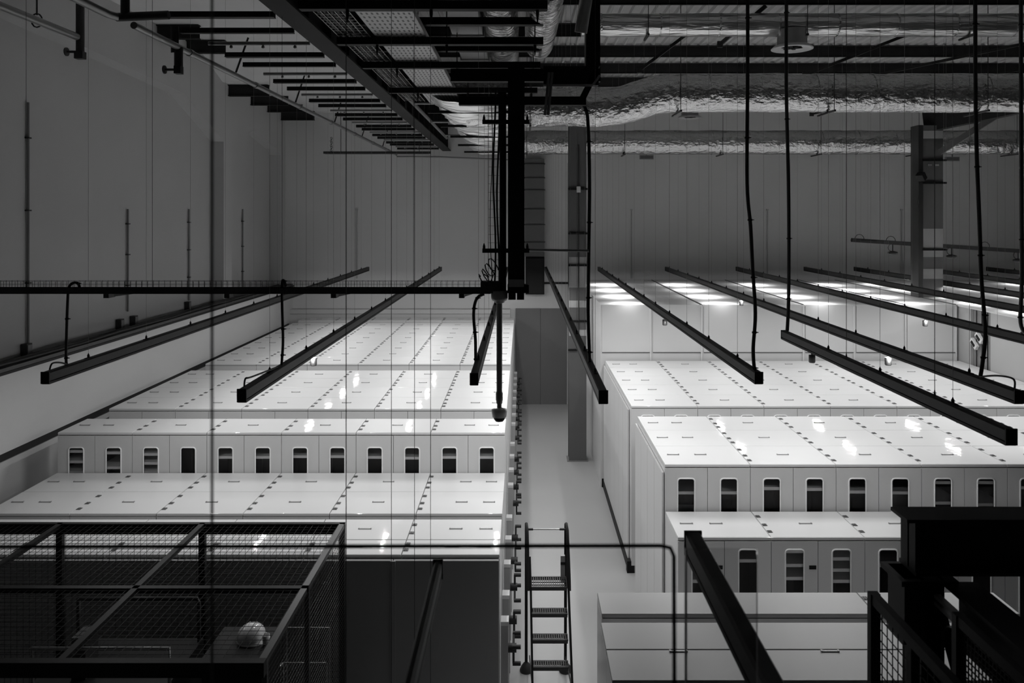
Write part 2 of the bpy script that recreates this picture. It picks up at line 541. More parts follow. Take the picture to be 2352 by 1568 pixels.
for k, (yy, zz) in enumerate(((15.0, 3.12), (15.0, 2.98))):
    o = thing('hanging_tool', ['upper pale hanging tool in the strip curtain opening', 'lower pale hanging tool in the strip curtain opening'][k], 'tool', (8.74, yy + .17 * k, zz), 'pale tools in the curtain opening')
    b = MB(); b.bar((0, -.1, -.06), (0, .08, .08), .05, .1); b.build('tool_body', 'light', o)
    b = MB(); b.bar((-.03, -.06, -.03), (-.03, .04, .05), .02, .05); b.build('tool_face', 'dark', o)

# right-hand floor guides and dark feet
for (y0, y1, k) in ((12.1, 15.78, 0), (8.5, 9.5, 1)):
    o = thing('floor_guide', ['long black floor guide along the middle right block', 'short black floor guide by the lower right cabinets'][k], 'guide rail', (1.62, y0, 0))
    MB().box(0, .035, .1, y1 - y0, .0, .15).build('guide_bar', 'black', o)
    if k == 0:
        MB().box(-.02, .09, -.12, .0, 0, .18).build('end_stop', 'black', o)
        MB().box(-.02, .035, y1 - y0, y1 - y0 + .1, 0, .17).build('end_stop', 'black', o)
# side cover panels on the right blocks (vertical seams)
k = 0
for y in [9.17 + .545 * q for q in range(4)] + [12.15 + .6 * q for q in range(6)]:
    h_ = zt_hi - .1
    t = MB(); t.box(1.632, 1.655, y, y + (.535 if k < 4 else .59), 0, h_)
    tag(t.build('side_cover', 'cab'), 'white vertical side cover on the right blocks, %s from the camera' % ORD[k], 'panel', 'side covers facing the aisle')
    k += 1

# ------------------------------------------------------------------ drive housings with handwheels on the left blocks
def drive_proto():
    t = thing('drive_housing', 'x', 'drive housing', (0, 0, 0), 'handwheel drives of the left blocks')
    b = MB(); b.box(0, .075, -.06, .06, 0, 1.26); b.build('housing_cover', 'cabgrey', t)
    b = MB(); b.box(0, .08, -.065, .065, 1.26, 1.30); b.build('housing_top', 'cab', t)
    w = bpy.data.objects.new('handwheel', MB().tube([(.075, 0, 1.0), (.16, 0, 1.0)], .045, 14).mesh('handwheel', 'rubber'))
    C.objects.link(w); w.parent = t
    for k in range(3):
        a = .5 + 2 * PI * k / 3
        p = (.13, .16 * math.cos(a), 1.0 + .16 * math.sin(a))
        MB().tube([(.13, 0, 1.0), p], .012, 8).build('spoke', 'rubber', w)
        MB().tube([(.12, p[1], p[2]), (.205, p[1], p[2])], .022, 10).build('knob', 'rubber', w)
    return t


import mathutils
dp = drive_proto()
ys = [7.72 + .37, 8.65, 9.42, 10.14, 10.86] + [11.8 + .735 * (k + .5) for k in range(4)] + [15.39 + .735 * (k + .5) for k in range(8)]
for i, y in enumerate(ys):
    t = dp if i == 0 else dup_tree(dp)
    t.location = (-.222, y, 0)
    t['label'] = 'drive housing with black three-knob handwheel facing the aisle, %s from the camera' % ORD[i]
    if i:
        w = [c for c in t.children if c.name.startswith('handwheel')][0]
        a = R.uniform(-1.2, 1.2)
        # rotate the wheel about its own axle (at z 1.0)
        w.rotation_euler = (a, 0, 0)
        w.location = mathutils.Vector((0, 0, 1)) - mathutils.Matrix.Rotation(a, 3, 'X') @ mathutils.Vector((0, 0, 1))

# ------------------------------------------------------------------ light rails
A = 1.47
RZ = H - A
LEDN = [0]


def rail(x, y0, y1, label, lamps=True, w=.07, h=.10, power=None, off=0, wires=True, y_first=None):
    t = thing('light_rail', label, 'light rail', (x, y0, RZ), 'hanging light rails')
    L = y1 - y0
    b = MB()
    b.prism([(-w / 2, -h / 2 + .03), (-w / 2, h / 2), (-w / 2 + .01, h / 2 + .012), (w / 2 - .01, h / 2 + .012), (w / 2, h / 2), (w / 2, -h / 2 + .03)], 'y', 0, L)
    b.build('rail_body', 'rail', t)
    b = MB(); b.box(-w / 2, w / 2, 0, L, -h / 2, -h / 2 + .022); b.box(-w / 2 + .015, w / 2 - .015, .01, L - .01, -h / 2 + .022, -h / 2 + .03)
    b.build('lower_track', 'black', t)
    for e in (0, L):
        MB().box(-w / 2 - .004, w / 2 + .004, e - .012 if e == 0 else e, e if e == 0 else e + .012, -h / 2 + .005, h / 2 + .014).build('end_cap', 'black', t)
    if wires:
        y = .7
        k = 0
        while y < L - .2:
            top = DZ - RZ if x > -2.3 else (H + 3.62 - RZ if y + y0 < 16.4 else H + 3.0 - RZ)
            MB().tube([(0, y, h / 2 + .01), (0, y, top - .04)], .0016, 5).build('suspension_wire', 'grey', t)
            b = MB(); b.lathe((0, y, h / 2 + .01), [(.012, 0), (.012, .03), (.004, .045), (.004, .05)], 8); b.bar((0, y - .05, h / 2 + .012), (0, y + .05, h / 2 + .012), .03, .012)
            b.build('wire_clamp', 'black', t)
            y += 1.2
    if lamps:
        y = (off if y_first is None else y_first - y0) + .1
        while y + .7 < L and y + y0 < (21.3 if x > 1.5 else 20.4):
            o = MB().box(-.028, .028, y + .05, y + .6, -h / 2 - .006, -h / 2).build('lamp_panel', 'light', t)
            ld = bpy.data.lights.new('led', 'AREA')
            ld.shape = 'RECTANGLE'; ld.size = .05; ld.size_y = .5
            ld.energy = power or 16; ld.spread = math.radians(180)
            lo = bpy.data.objects.new('led_lamp', ld)
            C.objects.link(lo); lo.parent = t
            lo.location = (0, y + .325, -h / 2 - .02)
            LEDN[0] += 1
            y += 1.49
    return t


rails = [
    (-4.32, 7.1, 21.9, 'leftmost hanging light rail, running beside the left wall'),
    (-2.29, 6.4, 21.9, 'long light rail over the middle of the left cabinet blocks'),
    (-.435, 7.05, 21.9, 'light rail ending beside the dome camera pole'),
    (.655, 6.35, 21.9, 'light rail over the central aisle crossing the grey column'),
    (2.14, 7.1, 21.9, 'light rail right of the aisle, ending below a wavy cable'),
    (4.02, 6.35, 21.9, 'long light rail on the right with looped cable at its near end'),
    (6.0, 9.2, 21.9, 'light rail with cable box end at the right frame edge'),
    (7.9, 9.2, 21.9, 'light rail crossing in front of the right striped column'),
    (9.3, 12.0, 21.9, 'light rail starting just left of the right striped column'),
    (11.1, 12.0, 21.9, 'light rail starting behind the right striped column'),
    (13.0, 14.0, 21.9, 'rightmost light rail near the right frame edge'),
]
RP = 9.8
for (x, a, c, l) in rails:
    yf = 15.45
    while yf - 1.49 > max(a + .1, 7.6):
        yf -= 1.49
    rail(x, a, c, l, y_first=yf, power=RP)
rail(3.24, 5.2, 9.7, 'short thick light rail nearest the camera on the right', y_first=7.3, power=RP * .6)
rail(-.35, 1.2, 3.24, 'dark rail end rising from the bottom edge over the grey panel', lamps=False, w=.034, h=.07, wires=False)
rail(.763, 1.2, 3.5, 'blurred dark rail end slanting up from the lower right edge', lamps=False, wires=False)

# small sensors hanging below the rails
for i, (x, y, Y, l) in enumerate([(720, 812, 8.6, 'below the second light rail'), (1865, 817, 8.3, 'bright one below the short near rail'), (2040, 812, 9.05, 'below the long right rail'),
                                  (2125, 728, 11.7, 'below the rail in front of the striped column'), (1527, 735, 12.3, 'below the rail right of the aisle'), (1703, 683, 14.4, 'below the long right rail near its far part')]):
    X = (-2.29, 3.24, 4.02, 6.0, 2.14, 4.02)[i]
    Y = X * F / (x - CX)
    z0 = RZ - .05
    t = thing('rail_sensor', 'small white cylinder sensor ' + l, 'sensor', (X, Y, z0), 'sensors under the light rails')
    b = MB(); b.lathe((0, 0, 0), [(.0, -.115), (.03, -.115), (.036, -.105), (.036, -.03), (.0, -.03)], 16); b.build('sensor_body', 'steel' if i != 1 else 'colgrey', t)
    MB().lathe((0, 0, 0), [(.012, -.03), (.012, .0)], 8).build('sensor_neck', 'grey', t)

# ------------------------------------------------------------------ cables


def cable(name, label, pts, r=.014, cat='cable', m='rubber', ties=True, parts=None):
    """smooth through points"""
    P = [Vector(p) for p in pts]
    out = []
    for i in range(len(P) - 1):
        p0 = P[max(i - 1, 0)]; p1 = P[i]; p2 = P[i + 1]; p3 = P[min(i + 2, len(P) - 1)]
        for k in range(6):
            t = k / 6
            out.append(.5 * ((2 * p1) + (-p0 + p2) * t + (2 * p0 - 5 * p1 + 4 * p2 - p3) * t * t + (-p0 + 3 * p1 - 3 * p2 + p3) * t ** 3))
    out.append(P[-1])
    t = thing(name, label, cat, tuple(P[-1]))
    o = MB().tube([p - P[-1] for p in out], r, 8).build('cable_sheath', m, t)
    if ties:
        b = MB()
        n = max(2, int(len(out) / 7))
        for k in range(1, n):
            p = out[k * len(out) // n] - P[-1]
            b2 = MB(); b2.lathe(p, [(r * 1.0, -.008), (r * 1.35, -.008), (r * 1.35, .008), (r * 1.0, .008)], 8)
            b2.bar(p, p + Vector((r + .02, 0, 0)), .008, .008)
            b2.build('cable_tie', 'black', t)
    return t


cable('power_cable', 'wavy black cable dropping to the rail right of the aisle',
      [(2.05, 7.2, DZ - .1), W(1717, 0, 7.2), W(1717, 200, 7.2), W(1716, 420, 7.2), W(1724, 520, 7.2), W(1729, 620, 7.2), W(1735, 720, 7.2), W(1730, 800, 7.2), W(1733, 850, 7.2), (2.14, 7.2, RZ + .06)], .017)
cable('power_cable', 'thick black cable dropping to the far end of the near rail',
      [(3.23, 9.65, DZ - .1), W(1806, 0, 9.65), W(1806, 200, 9.65), W(1811, 420, 9.65), W(1812, 600, 9.65), W(1811, 700, 9.65), (3.25, 9.62, RZ + .065)], .022)
cable('power_cable', 'black cable dropping in front of the striped column to the looped rail end',
      [(3.99, 6.9, DZ - .1), W(2240, 0, 6.9), W(2242, 300, 6.9), W(2250, 520, 6.9), W(2254, 640, 6.9), W(2263, 760, 6.9), W(2257, 830, 6.9), (4.02, 6.88, RZ + .065)], .017)
cable('power_cable', 'black cable hanging at the right frame edge to the cable box',
      [(5.94, 9.3, DZ - .1), W(2345, 0, 9.3), W(2346, 420, 9.3), W(2347, 640, 9.3), W(2344, 740, 9.3), (5.97, 9.26, RZ + .065)], .022)
cable('power_cable', 'black cable curving down beside the grey column to the aisle rail',
      [W(1333, 238, 7.6), W(1345, 250, 7.6), W(1351, 290, 7.6), W(1354, 420, 7.6), W(1352, 600, 7.6), W(1351, 720, 7.6), W(1354, 820, 7.6), (.655, 7.6, RZ + .06)], .017)
cable('power_cable', 'black cable looping from the riser down to the short rail by the camera pole',
      [W(1112, 675, 7.7), W(1098, 682, 7.7), W(1090, 700, 7.7), W(1088, 730, 7.7), W(1092, 780, 7.7), W(1093, 830, 7.7), (-.435, 7.7, RZ + .06)], .015)
cable('power_cable', 'black cable from the long cable tray down to the second light rail',
      [W(656, 658, 7.45), W(653, 646, 7.45), W(648, 648, 7.45), W(648, 700, 7.45), W(650, 780, 7.45), W(648, 820, 7.45), (-2.29, 7.45, RZ + .06)], .013)
cable('power_cable', 'black looped cable from the long cable tray to the leftmost rail',
      [W(184, 668, 7.45), W(180, 652, 7.45), W(170, 649, 7.45), W(159, 658, 7.45), W(156, 680, 7.45), W(153, 760, 7.45), W(152, 830, 7.45), (-4.32, 7.45, RZ + .06)], .013)
cable('cable_loop', 'small cable loop on the near end of the leftmost rail', [(-4.32, 7.16, RZ + .07), (-4.32, 7.2, RZ + .12), (-4.31, 7.3, RZ + .11), (-4.31, 7.42, RZ + .07)], .008, ties=False)
cable('cable_loop', 'small cable loop on the near end of the second rail', [(-2.29, 6.45, RZ + .07), (-2.29, 6.48, RZ + .13), (-2.28, 6.6, RZ + .12), (-2.28, 7.3, RZ + .07)], .008, ties=False)
cable('cable_loop', 'cable loop on the near end of the long right rail', [(4.02, 6.4, RZ + .07), (4.02, 6.42, RZ + .14), (4.0, 6.6, RZ + .13), (4.0, 6.85, RZ + .07)], .008, ties=False)
cable('cable_loop', 'knotted cable bundle at the near end of the right edge rail', [(6.0, 9.22, RZ + .07), (6.0, 9.25, RZ + .15), (5.97, 9.3, RZ + .13), (5.98, 9.4, RZ + .07)], .012, ties=False)

# long thin wires standing in front of everything
for i, (x, Y, r, y1, l) in enumerate([(487, 1.3, .0024, 1568, 'thick blurred vertical wire in front of the left pilaster'), (795, 5.0, .0028, 1568, 'vertical wire crossing the cage corner'),
                                      (899, 5.6, .0022, 1568, 'vertical wire left of the dark rail end'), (952, 5.6, .002, 1568, 'vertical wire behind the tip of the dark rail end'),
                                      (989, 6.1, .002, 1568, 'thin vertical wire right of the dark rail end'), (1944, 7.84, .003, 800, 'far support wire of the near right rail'),
                                      (2147, 6.16, .003, 908, 'near support wire of the near right rail')]):
    a = W(x, 0, Y)
    top = DZ - .05
    bot = 0 if y1 > 1500 else RZ + .05
    if x in (1944, 2147):
        a = (3.24, 3.24 * F / (x - CX), 0)
    MBo = MB(); MBo.tube([(0, 0, 0), (0, 0, top - bot)], r, 6); MBo.lathe((0, 0, 0), [(r * 3, 0), (r * 3, .02), (r, .06)], 8)
    o = MBo.build('hanging_wire', 'steel'); o.location = (a[0], a[1], bot)
    tag(o, l, 'wire', 'long vertical wires')

# ------------------------------------------------------------------ cable tray along X
t = thing('cable_tray', 'long black cable tray with wire basket crossing the left half', 'cable tray', (-5.4, 7.45, H - .73))
b = MB(); b.box(0, 5.1, -.06, .06, 0, .012); b.box(0, 5.1, -.064, -.058, 0, .055); b.box(0, 5.1, .058, .064, 0, .055); b.build('tray_channel', 'steel', t)
b = MB()
for z in (.085, .115):
    for yy in (-.06, .06):
        b.bar((0, yy, z), (5.1, yy, z), .003, .003)
for k in range(94):
    x = .02 + k * .0542
    b.bar((x, -.06, .05), (x, -.06, .118), .003, .003); b.bar((x, .06, .05), (x, .06, .118), .003, .003)
b.build('wire_basket', 'steel', t)
b = MB()
for k in range(4):
    b.tube([(x * .2, -.035 + k * .022, .025 + .006 * math.sin(x + k)) for x in range(0, 26)], .012, 6)
b.build('laid_cable', 'rubber', t)
for x in (250, 525, 768, 1060):
    X = (x - CX) * 7.45 / F + 5.4
    b = MB(); b.bar((X, 0, -.02), (X + .12, .5, -.02), .04, .03); b.box(X - .02, X + .03, -.06, .06, -.04, -.001)
    b.build('support_bracket', 'steel', t)
for x in (60, 350, 648, 950):
    X = (x - CX) * 7.45 / F + 5.4
    MB().tube([(X, 0, .01), (X, 0, 3.6)], .002, 5).build('suspension_wire', 'black', t)

# ------------------------------------------------------------------ cable riser, dome camera
t = thing('cable_riser', 'tall black cable riser column hanging at the centre', 'cable riser', (-.06, 7.4, H - .7))
b = MB(); b.box(-.076, .08, -.05, .06, .06, 2.15); b.build('riser_column', 'black', t)
MB().box(-.07, .074, -.06, -.05, .04, .11).build('label_box', 'grey', t)
for s in (-1, 1):
    MB().box(.002 + s * .04 - .034, .002 + s * .04 + .034, -.06, .04, -.08, -.02).build('junction_box', 'black', t)
MB().box(-.08, .12, -.04, .05, -.02, .06).build('riser_foot', 'black', t)
b = MB(); b.tube([(-.125, 0, -.02), (-.125, 0, 1.87)], .032, 12); b.build('riser_pipe', 'black', t)
for k, x in enumerate((-.205, -.17, -.235)):
    b = MB(); b.tube([(x + .012 * math.sin(q * .8 + k), .01 * k, q * .19) for q in range(0, 11)], .009 if k < 2 else .004, 6); b.build('riser_cable', 'rubber', t)
b = MB()
for x in (-.265, -.15):
    b.bar((x, .04, 0), (x, .04, 1.87), .004, .004)
for q in range(24):
    b.bar((-.265, .04, .05 + q * .08), (-.15, .04, .05 + q * .08), .003, .003)
b.build('wire_ladder', 'steel', t)
for z in (H - .32 - (H - .7), .7 + .885):
    b = MB(); b.box(-.315, .125, -.075, -.05, z - .02, z + .02); b.lathe((-.3, -.06, z + .02), [(.012, 0), (.012, .02), (.003, .05)], 8); b.lathe((.105, -.06, z + .02), [(.012, 0), (.012, .02), (.003, .05)], 8)
    b.build('clamp_bar', 'black', t)
b = MB(); b.box(-.33, -.15, -.05, .05, -.02, .09)
for q in range(4):
    b.tube([(-.3 + .03 * q + .05 * math.sin(a * .7 + q), -.06, .1 + .06 * math.cos(a * .9 + q) + .05 * q) for a in range(9)], .006, 5)
b.build('cable_knot', 'rubber', t)
tag(MB().tube([(.06, 7.4, H - .315), (.63, 7.42, H - .325)], .012, 8).build('brace_rod', 'grey'), 'thin grey brace rod from the riser to the aisle column cable', 'rod')

t = thing('dome_camera', 'white dome security camera on a long grey pole below the riser', 'security camera', (-.218, 7.4, H - 1.94))
b = MB(); b.lathe((0, 0, 0), [(.0, .0), (.035, .008), (.052, .03), (.055, .055)], 24); b.build('dome_glass', 'black', t)
b = MB(); b.lathe((0, 0, 0), [(.055, .05), (.066, .05), (.074, .1), (.074, .118), (.03, .135), (.0, .14)], 28); b.build('camera_housing', 'light', t)
b = MB(); b.lathe((0, 0, 0), [(.022, .13), (.022, .17), (.03, .18), (.03, .2), (.034, .21), (.034, .27), (.027, .29)], 20); b.build('pole_joint', 'grey', t)
b = MB(); b.tube([(0, 0, .28), (0, 0, 1.16)], .027, 16); b.build('pole', 'grey', t)
b = MB(); b.lathe((0, 0, 0), [(.025, 1.12), (.05, 1.13), (.05, 1.14), (.07, 1.15), (.078, 1.17), (.078, 1.24), (.0, 1.24)], 20); b.build('ceiling_cup', 'grey', t)

# black containment frame above the riser
t = thing('containment_frame', 'black angular containment frame above the riser at the ceiling', 'cable containment', (0, 7.4, H))
b = MB(); b.box(.2, .72, 0, .1, 1.24, 1.42); b.box(-.6, .6, -.02, .06, 1.05, 1.13); b.box(-.68, .74, .02, .1, 1.28, 1.4); b.build('cross_member', 'black', t)
b = MB(); b.box(.6, .735, 0, .14, 1.42, 3.3); b.build('upright_member', 'black', t)
b = MB(); b.bar((.70, .05, 1.38), (.56, .05, 1.1), .1, .06); b.build('corner_plate', 'black', t)
b = MB(); b.bar((.2, -.012, 1.235), (.66, -.012, 1.235), .02, .02); b.bar((.66, -.012, 1.235), (.73, -.012, 1.33), .02, .02); b.build('edge_strip', 'grey', t)
b = MB(); b.tube([(.21, -.05, .95), (.25, -.05, 1.35)], .014, 8); b.tube([(.24, -.05, .95), (.28, -.05, 1.35)], .014, 8)
b.build('conduit_pair', 'pipe', t)

# ------------------------------------------------------------------ trapezes and perforated tray, ceiling cluster
for i, Y in enumerate((5.1, 6.27, 7.55, 8.75, 10.5)):
    t = thing('trapeze_hanger', 'black trapeze hanger bar pair carrying the perforated tray, %s from the camera' % ORD[i], 'hanger', (-.78, Y, H + 1.65), 'trapeze hangers')
    b = MB()
    for z in (0, .19):
        b.box(-1.0, .98, -.04, .04, z, z + .012); b.box(-1.0, .98, -.042, -.036, z, z + .07); b.box(-1.0, .98, .036, .042, z, z + .07)
        b.box(-1.0, .98, -.036, .036, z + .058, z + .07)
    b.build('hanger_bar', 'black', t)
    for x in (-.62, .9, .05):
        MB().tube([(x, 0, -.05), (x, 0, 1.78)], .006, 6).build('threaded_rod', 'steel', t)
        MB().lathe((x, 0, 0), [(.004, -.1), (.014, -.03), (.014, 0)], 8).build('rod_end', 'black', t)
t = thing('perforated_tray', 'pale perforated metal cable tray over the black hanger bars', 'cable tray', (-1.17, 4.5, H + 1.73))
MB().box(-.24, .24, 0, 7.5, 0, .004).build('tray_base', 'perf', t)
for s in (-1, 1):
    MB().box(s * .24 - .003, s * .24 + .003, 0, 7.5, .0, .06).build('tray_edge', 'galv', t)
t = thing('wire_basket_tray', 'dark wire basket tray left of the perforated tray', 'cable tray', (-1.62, 4.5, H + 1.735))
b = MB()
for k in range(6):
    b.bar((-.15 + k * .06, 0, 0), (-.15 + k * .06, 7.3, 0), .005, .005)
for k in range(73):
    b.bar((-.15, .02 + k * .1, 0), (.15, .02 + k * .1, 0), .005, .005)
b.build('basket_wires', 'galv', t)
b = MB()
for k in range(5):
    b.tube([(-.12 + k * .05, y * .5, .025 + .01 * math.sin(y + k)) for y in range(15)], .016, 6)
b.build('laid_cable', 'rubber', t)
t = thing('grey_duct', 'plain grey rectangular duct above the hanger bars', 'duct', (-.62, 4.2, H + 2.05))
MB().box(-.17, .17, 0, 6.6, 0, .3).build('duct_body', 'grey', t)
for k in range(5):
    MB().box(-.19, .19, .6 + k * 1.35, .63 + k * 1.35, -.02, .32).build('duct_flange', 'galv', t)


def foil_tube(name, label, pts, r, mm='foil', seed=0, sub=10, bands=.6, squash=1.0):
    P = []
    for i in range(len(pts) - 1):
        a = Vector(pts[i]); c = Vector(pts[i + 1])
        n = max(2, int((c - a).length * sub))
        for k in range(n):
            P.append(a.lerp(c, k / n))
    P.append(Vector(pts[-1]))
    for _ in range(4):
        P = [P[0]] + [(P[i - 1] + P[i] * 2 + P[i + 1]) / 4 for i in range(1, len(P) - 1)] + [P[-1]]
    o0 = P[0].copy()

    def rf(i, k, a):
        p = P[i] * 2.2 + Vector((math.cos(a), math.sin(a), 0)) * 1.2
        q = P[i] * 7 + Vector((math.cos(a) * 3, math.sin(a) * 3, seed))
        return r * (1 + .05 * noise.noise(p + Vector((seed, 0, 0))) + .03 * noise.noise(q))
    t = thing(name, label, 'duct', tuple(o0))
    MB().tube([p - o0 for p in P], r, 28, rfun=rf).build('foil_jacket', mm, t)
    L = 0; nxt = .3
    for i in range(1, len(P) - 1):
        L += (P[i] - P[i - 1]).length
        if L > nxt:
            nxt += bands * (1 + .5 * math.sin(nxt * 7))
            d = (P[i + 1] - P[i - 1]).normalized() * .012
            MB().tube([P[i] - o0 - d, P[i] - o0 + d], r * 1.02, 28).build('tape_band', 'foil', t)
    # hangers
    L = 0; nxt = 1.0
    for i in range(1, len(P) - 1):
        L += (P[i] - P[i - 1]).length
        if L > nxt:
            nxt += 2.4
            for s in (1,):
                MB().tube([P[i] - o0 + Vector((0, -r * 1.05, -r * 1.05)), P[i] - o0 + Vector((0, -r * 1.05, DZ - .05 - P[i].z))], .006, 5).build('hanger_rod', 'steel', t)
            MB().bar(P[i] - o0 + Vector((0, -r * 1.15, -r * 1.06)), P[i] - o0 + Vector((0, r * 1.15, -r * 1.06)), .03, .03).build('hanger_strut', 'steel', t)
    return t


foil_tube('foil_duct', 'lowest foil duct running along the back wall', [(-.9, 19.6, H + 1.85), (16.5, 19.6, H + 1.85)], .30, seed=1)
foil_tube('foil_duct', 'large middle foil duct with a dip at its left part',
          [(-.9, 12.7, H + 1.76), (1.35, 12.7, H + 1.76), (1.75, 12.7, H + 1.82), (2.1, 12.7, H + 1.98), (2.6, 12.7, H + 2.0), (12, 12.7, H + 2.0)], .31, seed=4)
foil_tube('foil_duct', 'bright upper foil duct below the roof deck', [(.9, 12.0, H + 2.93), (2.0, 12.0, H + 2.93), (9, 12.0, H + 2.93)], .175, 'foil2', seed=9)
foil_tube('foil_duct', 'foil duct beside the hanger bars running away from the camera', [(.22, 5.5, H + 2.0), (.2, 8.7, H + 2.02), (.2, 9.6, H + 2.1)], .17, 'foil', seed=12)
foil_tube('foil_duct', 'wide foil duct behind the hanger bars', [(-.25, 6.2, H + 2.25), (-.25, 11.0, H + 2.25)], .2, 'foil', seed=15)
tag(MB().tube([(.78, 6.4, DZ), W(1334, 75, 6.8)], .055, 16).build('round_spigot', 'galv'), 'short round grey duct end at the top centre', 'duct')
# foil covered trunk duct
t = thing('trunk_duct', 'foil wrapped trunk duct between the girder and the riser', 'duct', (-.62, 11.2, H + 1.62))
b = MB()
nx, ny = 14, 260
vs = []
for j in range(ny + 1):
    for i in range(nx + 1):
        u = i / nx; v = j / ny
        x = -.68 + 1.2 * u
        x *= (1 - .08 * v)
        z = .05 * noise.noise(Vector((u * 2, v * 26, 3))) + .02 * noise.noise(Vector((u * 5, v * 70, 9))) + .12 * (abs(u - .5) * 2) ** 4 - .085 * abs(math.sin(v * 11 * PI + .3 * math.sin(u * 3)))
        vs.append((x, v * 8.4, z))
b.add(vs, [(j * (nx + 1) + i, j * (nx + 1) + i + 1, (j + 1) * (nx + 1) + i + 1, (j + 1) * (nx + 1) + i) for j in range(ny) for i in range(nx)], True)
b.build('foil_underside', 'foil2', t)
MB().box(-.62, .48, .05, 8.3, .16, .6).build('duct_body', 'foil', t)
for k in range(5):
    MB().box(-.78, .62, .4 + k * 1.8, .46 + k * 1.8, -.09, -.05).build('support_strut', 'black', t)

# round diffusers
for i, (X, Y, z, l) in enumerate([((1838 - CX) * 11.6 / F, 11.95, H + 2.56, 'round ceiling diffuser below the bright upper duct'), ((1590 - CX) * 20 / F, 20.3, H + 2.56, 'small far round diffuser below the middle duct')]):
    t = thing('air_diffuser', l, 'air diffuser', (X, Y, z), 'round diffusers')
    b = MB(); b.lathe((0, 0, 0), [(.14, .02), (.27, .035), (.31, 0), (.31, -.012), (.26, -.012), (.15, .01), (.14, .02)], 36); b.build('diffuser_ring', 'light', t)
    MB().lathe((0, 0, 0), [(.22, .03), (.22, .28 if i == 0 else .55)], 28).build('diffuser_neck', 'galv', t)
    b = MB(); b.lathe((0, 0, 0), [(.0, .05), (.14, .05), (.14, .02)], 24)
    for k in range(6):
        a = k * PI / 3
        b.bar((.02 * math.cos(a), .02 * math.sin(a), .0), (.2 * math.cos(a), .2 * math.sin(a), .015), .05, .008)
    b.build('swirl_vanes', 'dark', t)

# cross bars of the left ceiling raft
n = 0
Y = 7.4
while Y < 22.3:
    t = MB()
    w = .035 if n % 3 else .06
    x0, x1 = -3.5, -2.34
    if n % 3 == 2:
        t.tube([(x0 + .05, Y, 0), (x1, Y, 0)], .022, 8)
        for q in range(3):
            t.lathe((x0 + .3 + q * .35, Y, -.022), [(.012, -.03), (.02, -.02), (.012, 0)], 8)
    else:
        t.box(x0, x1, Y - w / 2, Y + w / 2, -.02, .03)
        t.box(x0, x1, Y - w / 2 - .01, Y + w / 2 + .01, -.026, -.018)
    o = t.build('raft_bar', 'rail' if n % 3 != 2 else 'pipe')
    o.location = (0, 0, H + 1.9)
    tag(o, '%s dark cross bar between the left sprinkler pipe and the girder' % (ORD[n] if n < 25 else 'last'), 'bar', 'cross bars under the left ceiling')
    n += 1
    Y += .63 if n % 2 else .58
# sprinkler main
t = thing('sprinkler_pipe', 'long grey sprinkler main pipe receding along the left ceiling', 'pipe', (-3.62, 7.3, H + 1.78))
b = MB(); b.tube([(0, 0, 0), (0, 15.2, 0)], .034, 12)
for k in range(7):
    b.tube([(0, 1.2 + k * 2.1, 0), (0, 1.28 + k * 2.1, 0)], .042, 12)
b.build('main_pipe', 'pipe', t)
MB().tube([(0, 15.2, 0), (0, 15.3, -.05), (1.2, 15.35, -.06), (3.2, 15.35, -.14)], .022, 10).build('branch_pipe', 'pipe', t)
b = MB(); b.tube([(0, 1.0, 0), (-.04, .95, -.05), (-.04, .95, .22)], .04, 10); b.tube([(0, .95, 0), (0, .95, -.2)], .045, 10)
b.build('riser_elbow', 'steel', t)
b = MB(); b.box(-.035, .035, .91, .99, -.28, -.2); b.tube([(-.035, .95, -.235), (-.14, .95, -.235)], .014, 8); b.tube([(-.14, .95, -.235), (-.155, .95, -.235)], .045, 12)
b.build('drain_valve', 'steel', t)
for k in range(1, 6):
    MB().bar((.0, k * 2.6, .04), (.12, k * 2.6 + .1, .5), .02, .02).build('pipe_hanger', 'steel', t)
t = thing('sprinkler_pipe', 'dark sprinkler pipe with valve at the top left corner', 'pipe', (-6.2, 4.0, H + 2.5))
b = MB(); b.tube([(0, 0, 0), (0, 6.9, 0)], .05, 12); b.build('main_pipe', 'pipe', t)
b = MB(); b.tube([(.02, 6.95, -.24), (.02, 6.95, .9)], .055, 12); b.build('drop_pipe', 'steel', t)
b = MB(); b.box(-.04, .08, 6.9, 7.0, -.3, -.2); b.tube([(-.04, 6.95, -.2), (-.16, 6.95, -.2)], .018, 8); b.tube([(-.16, 6.95, -.2), (-.18, 6.95, -.2)], .06, 14); b.build('drain_valve', 'steel', t)
b = MB(); b.tube([(-.12, 6.2, .12), (-.12, 6.2, 1.1)], .012, 6); b.build('pipe_hanger', 'steel', t)
b = MB()
for k in range(12):
    pass
b.tube([(-.12 + .07 * math.sin(a * PI / 6), 6.2, .05 + .09 * math.cos(a * PI / 6)) for a in range(12)], .01, 6, closed=True); b.build('clevis_ring', 'steel', t)
t = thing('sprinkler_pipe', 'short sprinkler pipe stepping along the upper left ceiling', 'pipe', (-3.75, 5.0, H + 1.83))
b = MB(); b.tube([(0, 0, 0), (0, 2.1, 0), (.04, 2.2, 0)], .036, 12); b.build('main_pipe', 'pipe', t)
b = MB(); b.tube([(.02, 2.2, 0), (.5, 2.2, .02)], .04, 10); b.tube([(.1, 2.2, 0), (.1, 2.2, .9)], .04, 10); b.build('branch_pipe', 'steel', t)
MB().tube([(0, 1.0, 0), (0, 1.0, 1.78)], .01, 6).build('pipe_hanger', 'steel', t)
t = thing('sprinkler_pipe', 'grey pipe running beside the girder with stepped branches', 'pipe', (-1.98, 9.0, H + 2.05))
b = MB(); b.tube([(0, 0, 0), (0, 11.5, 0)], .035, 12); b.build('main_pipe', 'pipe', t)
